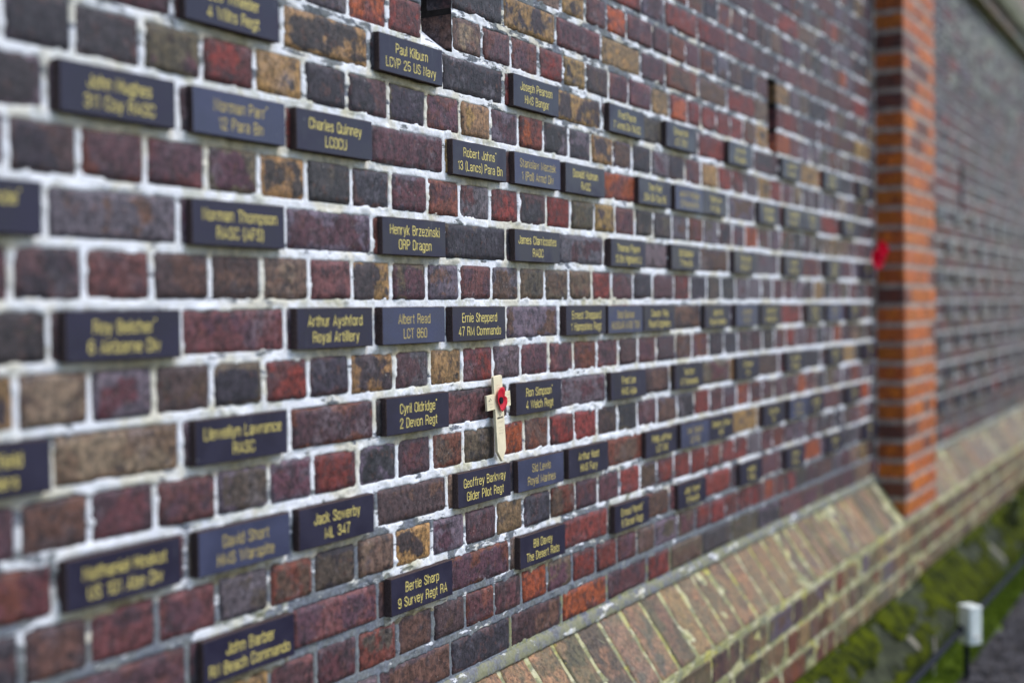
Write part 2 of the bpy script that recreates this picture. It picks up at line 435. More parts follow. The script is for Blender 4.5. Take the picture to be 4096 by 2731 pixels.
def wall_section(root, x0, x1, slots, mat, mmat, rows, plaques, far=False, seed=3):
    R = random.Random(seed); items = []; JJ = {}
    for r in rows:
        J = course_joints(r, x0, x1, slots, R); JJ[r] = J; zc = r*C
        for a, b in zip(J, J[1:]):
            if r in SLOT_ROWS and any(abs(a-s[0]) < 1e-6 for s in slots): continue
            je = [.0043, .0043]; dep = .05
            if r in SLOT_ROWS:
                for s in slots:
                    if abs(b-s[0]) < 1e-6: je[1] = 0.; dep = .24 if r == 7 else .055
                    if abs(a-s[1]) < 1e-6: je[0] = 0.; dep = .24 if r == 7 else .055
            xa, xb = a+je[0]+R.uniform(-.001, .001), b-je[1]+R.uniform(-.001, .001)
            near = (not far) and -.45 < a < 2.1
            if far:
                L = R.choice('ppkqpkqbgrl')
                if zc > 1.05 and R.random() < (zc-1.0)*1.2: L = 'w'
            else: L = letter_for(r, xa, xb, R)
            items.append(brick_geo((xa+xb)/2, xb-xa, zc+R.uniform(-.0012, .0012), .0639+R.uniform(-.0015, .0009), dep, near, L, R))
    place_bricks(items, root, mat)
    # bedding mortar: a fine uneven sheet in the joints, smeared over the brick edges in places
    def sheet(xa, xb, step):
        xs = np.arange(xa, xb+step*.5, step); xs[-1] = xb
        zs = np.arange(ZB, ZT+step*.5, step)
        X, Z = np.meshgrid(xs, zs)
        ri = np.clip(np.round(Z/C).astype(int), rows[0], rows[-1])
        dzi = .0319-np.abs(Z-ri*C)
        dxi = np.empty_like(X)
        for r in rows:
            mk = ri == r
            if not mk.any(): continue
            J = np.array(JJ[r]); xx = X[mk]; k = np.clip(np.searchsorted(J, xx), 1, len(J)-1)
            dxi[mk] = np.minimum(np.abs(xx-J[k-1]), np.abs(xx-J[k]))-.0043
        d = np.minimum(dzi, dxi)
        sm = np.clip(fbm(X*38, Z*60, 5, 3)-.57, 0, 1)*.014+(fbm(X*95, Z*95, 6, 2)-.5)*.0016
        sm = sm*np.where(dzi < dxi, 1.1, .7)
        d2 = d-sm
        fall = np.clip((d2-.0005)/.0035, 0, 1)
        y = .0016-(fbm(X*60, Z*90, 9, 4)-.5)*.0034-np.clip(sm, 0, .004)*.75+fall*fall*.012
        slot = np.zeros(X.shape, bool)
        for a, b in slots:
            slot |= (X > a+1e-4) & (X < b-1e-4) & (Z > 6.55*C) & (Z < 9.45*C)
        keep = (d2 < .0075) & ~slot
        kc = keep[:-1, :-1] & keep[1:, :-1] & keep[:-1, 1:] & keep[1:, 1:]
        idx = np.arange(X.size).reshape(X.shape)
        F = np.stack([idx[:-1, :-1][kc], idx[:-1, 1:][kc], idx[1:, 1:][kc], idx[1:, :-1][kc]], 1)
        used = np.unique(F); remap = np.full(X.size, -1); remap[used] = np.arange(len(used))
        V = np.stack([X.ravel(), y.ravel(), Z.ravel()], 1)[used]
        F = remap[F]
        xx, zz = V[:, 0], V[:, 2]
        stain = np.zeros(len(V)); wh = np.interp(zz, [-.66, -.5, -.38, -.25, .28, .45, .7, 1.6], [.33, .41, .50, .61, .62, .52, .46, .42])
        wh = wh-.06*((zz < -.2) & (xx < .5))+(.05 if far else 0)
        green = .12+.5*(zz < -.58)*(xx > .9)
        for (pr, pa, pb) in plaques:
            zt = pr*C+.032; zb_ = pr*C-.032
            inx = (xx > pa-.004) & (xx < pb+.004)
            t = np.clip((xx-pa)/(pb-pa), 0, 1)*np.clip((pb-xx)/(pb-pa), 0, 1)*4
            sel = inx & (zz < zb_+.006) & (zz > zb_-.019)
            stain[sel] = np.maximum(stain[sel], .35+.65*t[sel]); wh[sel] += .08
            sel = inx & (zz > zt-.006) & (zz < zt+.017)
            wh[sel] += .09; green[sel] += .35*hsh(np.array([pr]), np.array([int(pa*100)]), 4)[0]
        return V, F, {'mt': np.stack([stain, wh, green], 1)}
    if far: seg = [(x0, x1, .011)]
    else: seg = [(x0, -.45, .012), (-.45, -.02, .0045), (-.02, 1.75, .003), (1.75, 2.6, .0045), (2.6, x1, .007)]
    Vs = []; Fs = []; As = []; n = 0
    for a, b, s in seg:
        V, F, A = sheet(a, b, s); Vs.append(V); Fs.append(F+n); As.append(A['mt']); n += len(V)
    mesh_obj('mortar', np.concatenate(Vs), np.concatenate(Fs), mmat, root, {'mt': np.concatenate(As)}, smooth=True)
    # solid core behind, with the slots left open
    parts = []; zs0, zs1 = 6.5*C, 9.5*C
    parts.append(box(x0, x1, .02, .34, GZ-.1, zs0)); parts.append(box(x0, x1, .02, .34, zs1, ZT))
    e = x0; lin = []
    for a, b in slots:
        parts.append(box(e, a-.09, .02, .34, zs0, zs1)); e = b+.09
        lin.append(box(a-.0895, a-.003, .004, .339, zs0+.001, zs1-.001)); lin.append(box(b+.003, b+.0895, .004, .339, zs0+.001, zs1-.001))
    parts.append(box(e, x1, .02, .34, zs0, zs1)); parts.append(box(x0+.01, x1-.01, .345, .36, zs0-.1, zs1+.1))
    v, f = join(lin); mesh_obj('slot_lining', v, f, M_CORE, root)
    v, f = join(parts); mesh_obj('wall_core', v, f, M_CORE, root)
    # sloping mortar sill at the foot of each slot
    for a, b in slots:
        N = 14; V = []; F = []
        for i in range(N):
            t = i/(N-1); y = .003+t*.2
            for k in range(5):
                s = k/4; V.append((a+(b-a)*s, y, 6.5*C-.004+.19*t*(1-.10*s)+.003*math.sin(9*s+7*t)))
        for i in range(N-1):
            for k in range(4):
                q = i*5+k; F.append((q, q+1, q+6, q+5))
        o = mesh_obj('slot_sill', V, F, mmat, root, {'mt': np.tile((0., .66, 0.), (len(V), 1))}, smooth=True)

# ------------------------------------------------------------------ the name plaques: (course, right edge in photo px at that course, lines)
PL = [
 (6, 1115, 'Les Wheeler', '4 Wilts Regt', 0), (6, 1770, 'Paul Kilburn', 'LCVP 25 US Navy', 0), (6, 2236, 'Joseph Pearson', 'HMS Bangor', 0),
 (6, 2577, 'Fred Payne', '7 Armd Div RASC', 0), (6, 2781, 'Edward Hill', 'LCT 7013', 0), (6, 3008, 'Les Wills', 'RA Signals', 0),
 (6, 3204, 'Jack Nash', 'RA Corps', 0), (6, 3359, 'Tom Rice', 'HMS Scylla', 0), (6, 3485, 'Len Ives', 'RE Coy', 0),
 (4, 702, 'John Hughes', '311 Coy RASC', 0), (4, 1141, 'Norman Parr*', '12 Para Bn', 1), (4, 1489, 'Charles Quinney', 'LCOCU', 0),
 (4, 2025, 'Robert Johns*', '13 (Lancs) Para Bn', 0), (4, 2241, 'Stanislaw Maczek', '1 (Pol) Armd Div', 1), (4, 2420, 'Donald Hulman', 'RASC', 0),
 (4, 2683, 'Tom Peel', '294 GM Coy RE', 0), (4, 2814, 'Jack R Whitlock', '13 Para Bn RA', 1), (4, 2907, 'Frank Lee', 'RA Sigs', 0),
 (4, 3118, 'Hugh Moss', 'RN Depot', 0), (4, 3214, 'Sam Hunter', 'RE Coy 12', 0), (4, 3284, 'Ian Day', 'RAF', 0), (4, 3429, 'Ted May', 'RN', 0),
 (2, 169, 'John McKenzie*', 'Para', 0), (2, 1139, 'Norman Thompson', 'RASC (AFS)', 0), (2, 1782, 'Henryk Brzezinski', 'ORP Dragon', 0),
 (2, 2241, 'James Clarricoates', 'RAOC', 0), (2, 2583, 'Thomas Payne', '10 Bn Highland LI', 0), (2, 2800, 'Bill Gladden', '7 Para Bn', 0),
 (2, 3028, 'Tom Lamb', 'RA Div 12', 0), (2, 3213, 'Alf Bell', 'RA Corps', 0), (2, 3369, 'Jim Orr', 'REME', 0), (2, 3500, 'Bob Hay', 'RN', 0),
 (0, 723, 'Roy Belcher*', '6 Airborne Div', 0), (0, 1491, 'Arthur Ayshford', 'Royal Artillery', 0), (0, 1781, 'Albert Read', 'LCT 860', 1),
 (0, 2023, 'Ernie Shepperd', '47 RM Commando', 0), (0, 2423, 'Ernest Sheppard', '1 Hampshire Regt', 0), (0, 2572, 'Bob Barker', 'HUSSAR MTB 735', 1),
 (0, 2701, 'Claude Wiley', 'Royal Engineers', 0), (0, 2921, 'Jack Hill', 'Royal Marines', 0), (0, 3034, 'Len Field', 'LCT 6', 1),
 (0, 3126, 'Harry Hill', 'Royal Navy', 0), (0, 3296, 'Fred Low', 'RA Coy', 0), (0, 3372, 'Joe Fry', 'RE', 1), (0, 3449, 'Ken Ash', 'RN', 0),
 (-2, 205, 'Alan Hatfield', 'RA Fusiliers', 0), (-2, 1150, 'Llewellyn Lawrence', 'RASC', 0), (-2, 1796, 'Cyril Oldridge*', '2 Devon Regt', 0),
 (-2, 2246, 'Ron Simpson*', '4 Welch Regt', 0), (-2, 2584, 'Fred Lee', 'HMS Ajax', 0), (-2, 2813, 'Ted Kerr', '47 Commando', 0),
 (-2, 3037, 'S Forrest', 'RM', 0), (-2, 3219, 'Tom Wells', 'RE Corps', 0), (-2, 3375, 'Bert Cox', 'RN', 0), (-2, 3506, 'Al Roe', 'RA', 0),
 (-4, 725, 'Nathaniel Hoskot', 'US 101 Abn Div', 0), (-4, 1160, 'David Short', 'HMS Warspite', 1), (-4, 1497, 'Jack Sowerby', 'ML 347', 0),
 (-4, 2043, 'Geoffrey Barkway', 'Glider Pilot Regt', 0), (-4, 2254, 'Sid Lewis', 'Royal Marines', 1), (-4, 2433, 'Arthur Hunt', 'HMS Fury', 0),
 (-4, 2708, 'Phillip Jeffries', 'LCT 519', 0), (-4, 2835, 'Len Tuckett', 'LCI 502', 1), (-4, 2934, 'Charles A Evans', 'RAF', 0),
 (-4, 3136, 'Bob Grove', 'RM', 0), (-4, 3232, 'Tom Nye', 'RA Corps', 1), (-4, 3299, 'Cyril Pope', 'LCT', 0), (-4, 3445, 'Jim Lee', 'RE', 0),
 (-6, 1177, 'John Barber', 'RN Beach Commando', 0), (-6, 1811, 'Bertie Sharp', '9 Survey Regt RA', 0), (-6, 2261, 'Bill Davey', 'The Desert Rats', 0),
 (-6, 2597, 'Ernest Pavett*', '9 Dorset Regt', 0), (-6, 2825, 'John Turner*', '9 Para Bn', 0), (-6, 3050, 'Leonard', '5 Para', 0),
 (-6, 3219, 'Fred Rix', 'RA Coy', 0), (-6, 3372, 'Ron Cole', 'RN', 0), (-6, 3506, 'Ed Lock', 'RE', 0)]
FRONT = -.0118; PWID = .1965; PHEI = .0635

def x_at(u, z, y=FRONT):
    lo, hi = -.9, 9.
    for _ in range(50):
        m = (lo+hi)/2
        if projpx(np.array([m, y, z]))[0] < u: lo = m
        else: hi = m
    return (lo+hi)/2
LIM = PX0-.006
PLX = []
for (r, u, a, b, t) in PL:
    x = min(x_at(u, r*C), LIM); PLX.append([r, x-PWID, x, a, b, t])
byrow = {}
for p in PLX: byrow.setdefault(p[0], []).append(p)
for r, L in byrow.items():
    L.sort(key=lambda p: p[1])
    for i in range(1, len(L)):
        if L[i][1] < L[i-1][2]+.003: L[i][1] = L[i-1][2]+.003

# ------------------------------------------------------------------ ground and setting
v, f = box(-150, 250, -200, 200, GZ-.3, GZ-.012)
g = mesh_obj('ground', [(-150, -200, GZ-.012), (250, -200, GZ-.012), (250, 200, GZ-.012), (-150, 200, GZ-.012)], [(0, 1, 2, 3)], M_TURF); tag(g, 'flat grassy ground around the wall', kind='structure')
def gravel_sheet():
    xs = np.arange(-4, 14, .045); ys = np.arange(-3.2, -.35, .03)
    X, Y = np.meshgrid(xs, ys); Z = GZ+(fbm(X*9, Y*9, 3)-.5)*.02
    i = np.arange(X.size).reshape(X.shape)
    F = np.stack([i[:-1, :-1].ravel(), i[:-1, 1:].ravel(), i[1:, 1:].ravel(), i[1:, :-1].ravel()], 1)
    return np.stack([X.ravel(), Y.ravel(), Z.ravel()], 1), F
v, f = gravel_sheet(); tag(mesh_obj('path', v, f, M_SOIL, smooth=True), 'dark gravel path running along the foot of the wall', kind='structure')

# ------------------------------------------------------------------ brick wall, left of the pier
main = empty('brick_wall', (0, 0, GZ), 'long old brick wall of purple and red bricks with plaques, left of the orange pier', 'wall')
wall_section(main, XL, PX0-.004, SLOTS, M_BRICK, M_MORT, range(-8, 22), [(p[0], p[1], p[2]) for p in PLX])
far = empty('brick_wall', (4.5, 0, GZ), 'grey brick wall receding to the right of the orange brick pier', 'wall')
FPL = []
for i, r in enumerate(range(-6, 7, 2)):
    k = 0
    x = PX1+.10+(.23 if i % 2 else 0)
    while x < 9.6:
        FPL.append((r, x, x+PWID)); x += .46
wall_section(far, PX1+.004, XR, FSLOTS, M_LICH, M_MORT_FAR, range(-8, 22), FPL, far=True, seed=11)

# coping on both walls: an oversailing brick course, a pale slab, and a steep mossy brick top
def coping(root, x0, x1, seed):
    R = random.Random(seed); items = []
    x = x0
    while x < x1-.05:
        w = min(.225, x1-x)
        items.append(brick_geo(x+w/2, w-.011, ZT+.037, .066, .30, False, R.choice('VTwV'), R, proud=.055)); x += w
    x = x0
    sl = math.radians(70); ca, sa = math.cos(sl), math.sin(sl)
    while x < x1-.05:
        w = min(.1125, x1-x); cx = x+w/2
        for k in range(3):
            def fr(v, cx=cx, k=k):
                b = v[:, 1]+.11+.225*k; o = v[:, 2]
                return np.stack([cx+v[:, 0], -.055+b*ca-o*sa, ZT+.272+b*sa+o*ca], 1)
            items.append(brick_geo(0, w-.011, 0, .214, .05, False, R.choice('VTkV'), R, frame=fr))
        x += w
    place_bricks(items, root, M_PLINTH, 100, 'coping_bricks')
    v, f = join([box(x0, x1, -.045, .34, ZT+.002, ZT+.073)])
    mesh_obj('coping_mortar', v, f, M_MORT_PL, root, {'mt': np.tile((0., .45, .5), (len(v), 1))})
    v, f = join([box(x0, x1, -.085, .36, ZT+.075, ZT+.155)]); mesh_obj('coping_slab', v, f, M_MOSSY, root)
    v, f = join([box(x0, x1, -.062, .36, ZT+.158, ZT+.258)]); mesh_obj('coping_block', v, f, M_CONCP, root)
    v = []
    for xx in (x0, x1): v += [(xx, -.05, ZT+.26), (xx, -.05+.68*ca, ZT+.26+.68*sa), (xx, .36, ZT+.26+.68*sa), (xx, .36, ZT+.26)]
    mesh_obj('coping_core', v, [(0, 1, 5, 4), (1, 2, 6, 5), (2, 3, 7, 6), (3, 2, 1, 0), (4, 5, 6, 7), (0, 4, 7, 3)], M_CORE, root)
coping(main, XL, PX0-.004, 5); coping(far, PX1+.004, XR, 6)

# ------------------------------------------------------------------ orange pier
pier = empty('brick_pier', ((PX0+PX1)/2, PY/2, GZ), 'upright pier of bright orange red bricks with pale pink joints between the two walls', 'pier')
R = random.Random(21); items = []
r = 0; z = -.822+C/2+.004
while z < 1.62:
    # returns on the side facing the camera
    L = R.choice('PPPPDP')
    hd = .0565
    dpth = -PY
    def side(v, z=z):
        return np.stack([PX0-v[:, 2], (PY-.0)/2+.0015-v[:, 0], z+v[:, 1]], 1)
    items.append(brick_geo(0, dpth-.003, 0, hd, .03, False, L, R, frame=side, proud=0., bev=.0012))
    xs = [PX0+.002]
    seq = [.1125, .225, .1125] if r % 2 else [.225, .1125, .1125]
    for w in seq: xs.append(xs[-1]+w*1.0)
    xs.append(PX1-.002)
    for a, b in zip(xs, xs[1:]):
        A = a+(.0 if a == xs[0] else .006); B = b-(.0 if b == xs[-1] else .006)
        l2 = L if a == xs[0] else R.choice('PPPDP')
        def fr(v, A=A, B=B, z=z): return np.stack([(A+B)/2+v[:, 0], PY-v[:, 2], z+v[:, 1]], 1)
        items.append(brick_geo(0, B-A, 0, hd, .03, False, l2, R, frame=fr, proud=0., bev=.0012))
    def right(v, z=z):
        return np.stack([PX1+v[:, 2], PY/2+v[:, 0], z+v[:, 1]], 1)
    items.append(brick_geo(0, dpth-.003, 0, hd, .03, False, 'P', R, frame=right, proud=0., bev=.0012))
    z += C; r += 1
place_bricks(items, pier, M_PIER)
v, f = box(PX0+.0018, PX1-.0018, PY+.0018, .33, -.824, 1.64)
mesh_obj('mortar', v, f, M_MORT_PIER, pier, {'mt': np.tile((0., .47, 0.), (len(v), 1))})
v, f = join([box(PX0-.0, PX1+.0, PY-.03, .34, 1.645, 1.70), box(PX0-.02, PX1+.02, PY-.05, .36, 1.70, 1.77)])
mesh_obj('pier_cap', v, f, M_CONC, pier)
# pale fillet where wall meets pier
v, f = join([box(PX0-.022, PX0-.0005, -.004, .01, -.66, 1.62)])
mesh_obj('mortar_fillet', v, f, M_MORT, pier, {'mt': np.tile((.45, .5, .1), (len(v), 1))})

# ------------------------------------------------------------------ plinth
pl = empty('brick_plinth', (2, -.11, GZ), 'low projecting brick plinth with a sloping top course crusted in yellow lichen', 'plinth')
R = random.Random(31); items = []
p0 = np.array([0., -.0, -.668]); p1 = np.array([0., -.112, -.826])
dv = p1-p0; Ls = np.linalg.norm(dv); dv /= Ls; nv = np.array([0, dv[2], -dv[1]]); nv = nv if nv[1] < 0 else -nv
x = .966-.1125*36
while x < XR:
    if x+.11 < PX0-.0 or x > PX1:
        cx = x+.05625
        if cx+.05 < PX0 or cx-.05 > PX1:
            def fr(v, cx=cx):
                c0 = (p0+p1)/2
                return np.stack([cx+v[:, 0], c0[1]-dv[1]*v[:, 1]+nv[1]*v[:, 2], c0[2]-dv[2]*v[:, 1]+nv[2]*v[:, 2]], 1)
            near = .5 < x < 2.3
            items.append(brick_geo(0, .1005+R.uniform(-.002, .002), 0, Ls-.004, .05, near, R.choice('SSSTTV'), R, frame=fr))
    x += .1125
PFZ = [-.8385-.0415, -.8385-.0415-.0845, -.8385-.0415-.169]
for k, zc in enumerate(PFZ):
    x = XL+(.05 if k % 2 else 0)
    while x < XR:
        w = .225 if R.random() < .3 else .1125
        A, B = x+.0055, x+w-.0055
        def fr(v, A=A, B=B, zc=zc): return np.stack([(A+B)/2+v[:, 0], -.1125-v[:, 2], zc+v[:, 1]], 1)
        items.append(brick_geo(0, B-A, 0, .0705, .05, False, R.choice('SSTVTVDbb') if not PX0-.1 < x < PX1+.3 else R.choice('DDTDST'), R, frame=fr)); x += w
place_bricks(items, pl, M_PLINTH, 300)
# mortar body under the bricks (profile swept along x, left out where the pier stands on the slope)
def sweep(prof, xa, xb, step=.03, wob=.002, s=1):
    n = int((xb-xa)/step)+1; xs = np.linspace(xa, xb, n); P = []
    m = len(prof)
    for i, xx in enumerate(xs):
        for k, (y, z) in enumerate(prof):
            P.append((xx, y+(rnd.uniform(-wob, wob)), z+rnd.uniform(-wob, wob)))
    F = []
    for i in range(n-1):
        for k in range(m-1): a = i*m+k; F.append((a, a+1, a+m+1, a+m))
    return P, F
def lerp2(a, b, n): return [(a[0]+(b[0]-a[0])*i/n, a[1]+(b[1]-a[1])*i/n) for i in range(n+1)]
nn = (nv[1]*-.002, nv[2]*-.002)
prof = [(.02, -.6485)]+[(-.0015, -.6505)]+lerp2((nn[0], -.667+nn[1]), (-.112+nn[0], -.826+nn[1]), 7)+lerp2((-.1105, -.836), (-.1105, -1.10), 7)
parts = [sweep(prof, XL, PX0-.001), sweep([(-.1105, -.815)]+prof[10:], PX0-.001, PX1+.001), sweep(prof, PX1+.001, XR)]
v, f = join(parts)
va = np.array(v); wh = np.where(va[:, 2] > -.68, .55, .50)
mesh_obj('mortar', v, f, M_MORT_PL, pl, {'mt': np.stack([np.zeros(len(v)), wh, np.full(len(v), .55)], 1)}, smooth=True)
# grey bed joint at the top of the slope
prof2 = [(.004, -.645), (-.0035, -.6475), (-.0055, -.655), (-.009, -.667), (-.007, -.672), (.0, -.674)]
v, f = join([sweep(prof2, XL, PX0-.001, .006, .0014), sweep(prof2, PX1+.001, XR, .03, .0008)])
o = mesh_obj('bed_joint', v, f, M_MORT, pl, {'mt': np.tile((.15, .40, .45), (len(v), 1))}, smooth=True)

# ------------------------------------------------------------------ mossy stone ledge at the foot
lg = empty('stone_ledge', (2, -.2, GZ), 'sloping stone ledge at the foot of the plinth, dark and patched with green moss', 'ledge')
R = random.Random(5)
SLP0, SLP1 = (-.1135, -1.092), (-.253, -1.222)
edges = [-3.0, -2.1, -1.2, -.35, .6, 1.55, 2.52, 3.466, 4.40, 5.35, 6.3, 7.2, 8.1, 9.0, 10., 11., 12.]
for a, b in zip(edges, edges[1:]):
    a2, b2 = a+.021, b-.021; V = []; F = []
    pr = [(.0, -1.085)]+lerp2(SLP0, SLP1, 5)+[(-.258, -1.232), (-.258, GZ-.05)]
    n = 16; m = len(pr)
    for i in range(n+1):
        xx = a2+(b2-a2)*i/n
        for y, z in pr:
            d = .004*(vnoise(np.array([xx*9]), np.array([z*20+y*11]), 3)[0]-.5); V.append((xx, y-d*.5, z+d))
    for i in range(n):
        for k in range(m-1): q = i*m+k; F.append((q, q+1, q+m+1, q+m))
    F.append(tuple(range(m))[::-1]); F.append(tuple(n*m+k for k in range(m)))
    mesh_obj('ledge_stone', V, F, M_CONC, lg, smooth=False)
    prj = [(.0, -1.088), (SLP0[0], SLP0[1]+.001), (SLP1[0]-.002, SLP1[1]+.002), (-.2555, -1.235), (-.2555, GZ-.05)]
    v, f = sweep(prj, b-.022, b+.022, .022, .0025)
    mesh_obj('joint_mortar', v, f, M_CONCP, lg)
# moss cushions: thick uneven growth, one mesh, uncountable
def moss():
    V = []; F = []; n0 = 0
    xs = np.arange(1.6, 9.5, .009); ts = np.arange(-.10, 1.35, .05)
    X, T = np.meshgrid(xs, ts)
    m = fbm(X*5.5, T*2.6, 41, 4)+.14*np.clip(.25-np.abs(T-.0), 0, 1)+.06*(T > 1.0)
    bare = ((X % .95) < .0)
    th = np.clip((m-.425)*.14, -.004, .013)
    Y = np.where(T < 0, SLP0[0], np.where(T > 1, SLP1[0]-.006, SLP0[0]+(SLP1[0]-SLP0[0])*T))
    Z = np.where(T > 1, SLP1[1]-(T-1)*.22, SLP0[1]+(SLP1[1]-SLP0[1])*T)
    th = th*(.75+.5*vnoise(X*120, T*30, 7))
    Yn = Y-th*.75; Zn = Z+np.where(T > 1, 0, th*.7)
    kc = th > -.0012+.006*(vnoise(X*40, T*14, 77)-.55)
    kc = kc[:-1, :-1] & kc[1:, :-1] & kc[:-1, 1:] & kc[1:, 1:]
    i = np.arange(X.size).reshape(X.shape)
    F = np.stack([i[:-1, :-1][kc], i[:-1, 1:][kc], i[1:, 1:][kc], i[1:, :-1][kc]], 1)
    return np.stack([X.ravel(), Yn.ravel(), Zn.ravel()], 1), F
v, f = moss(); o = mesh_obj('moss', v, f, M_MOSS, smooth=True); tag(o, 'thick olive green moss creeping over the stone ledge', 'moss', kind='stuff')

# strip of grass between ledge and path
R = random.Random(9); V = []; F = []
xs = np.linspace(-3, 12, 300)
for xx in xs:
    w = .012*math.sin(xx*7)+.008*math.sin(xx*19)
    V += [(xx, -.25, GZ+.012), (xx, -.32, GZ+.02), (xx, -.375+w, GZ+.015), (xx, -.405+w, GZ-.02)]
for i in range(len(xs)-1):
    for k in range(3): q = i*4+k; F.append((q, q+1, q+5, q+4))
for i in range(26000):
    xx = R.uniform(1.9, 8.6); yy = R.uniform(-.40, -.252); h = R.uniform(.008, .035); a = R.uniform(0, 6.3); w = .0022
    lx, ly = R.gauss(0, .011), R.gauss(0, .011); n = len(V); zb = GZ+.012
    V += [(xx-w*math.cos(a), yy-w*math.sin(a), zb), (xx+w*math.cos(a), yy+w*math.sin(a), zb), (xx+lx, yy+ly, zb+h)]; F.append((n, n+1, n+2))
o = mesh_obj('grass', V, F, M_GRASS); tag(o, 'narrow strip of short bright green grass between ledge and gravel', 'grass', kind='stuff')

# loose stones of the path
R = random.Random(12); V = []; F = []
octv = [(1, 0, 0), (0, 1, 0), (-1, 0, 0), (0, -1, 0), (0, 0, 1), (0, 0, -1)]
octf = [(0, 1, 4), (1, 2, 4), (2, 3, 4), (3, 0, 4), (1, 0, 5), (2, 1, 5), (3, 2, 5), (0, 3, 5)]
for i in range(14000):
    xx = R.uniform(2.0, 8.5); yy = -.385-abs(R.gauss(0, .42)); s = R.uniform(.004, .013)
    rot = R.uniform(0, 6.3); ca, sa = math.cos(rot), math.sin(rot); n = len(V)
    q = [(s*R.uniform(.7, 1.3), s*R.uniform(.7, 1.3), s*R.uniform(.4, .8)) for _ in range(6)]
    for (a, b, c), (sx, sy, sz) in zip(octv, q):
        px, py = a*sx, b*sy; V.append((xx+px*ca-py*sa, yy+px*sa+py*ca, GZ+.003+c*sz))
    F += [tuple(k+n for k in t) for t in octf]
o = mesh_obj('gravel', V, F, M_STONE); tag(o, 'loose dark grey gravel stones of the path', 'gravel', kind='stuff')

# ------------------------------------------------------------------ plaques
def text_mesh(s, size, sx, align='CENTER', word=1.7, shear=0., off=0.):
    cu = bpy.data.curves.new('t', 'FONT'); cu.body = s; cu.size = size; cu.align_x = align; cu.resolution_u = 3
    cu.space_word = word; cu.space_character = 1.02; cu.shear = shear; cu.offset = off; cu.extrude = .00025
    o = bpy.data.objects.new('t', cu); col.objects.link(o)
    me = bpy.data.meshes.new_from_object(o)
    bpy.data.objects.remove(o); bpy.data.curves.remove(cu)
    n = len(me.vertices); a = np.empty(n*3, dtype=np.float32); me.vertices.foreach_get('co', a); a = a.reshape(n, 3)
    f = [tuple(p.vertices) for p in me.polygons]; bpy.data.meshes.remove(me)
    a = a*np.array([sx, 1, 1]); return a, f
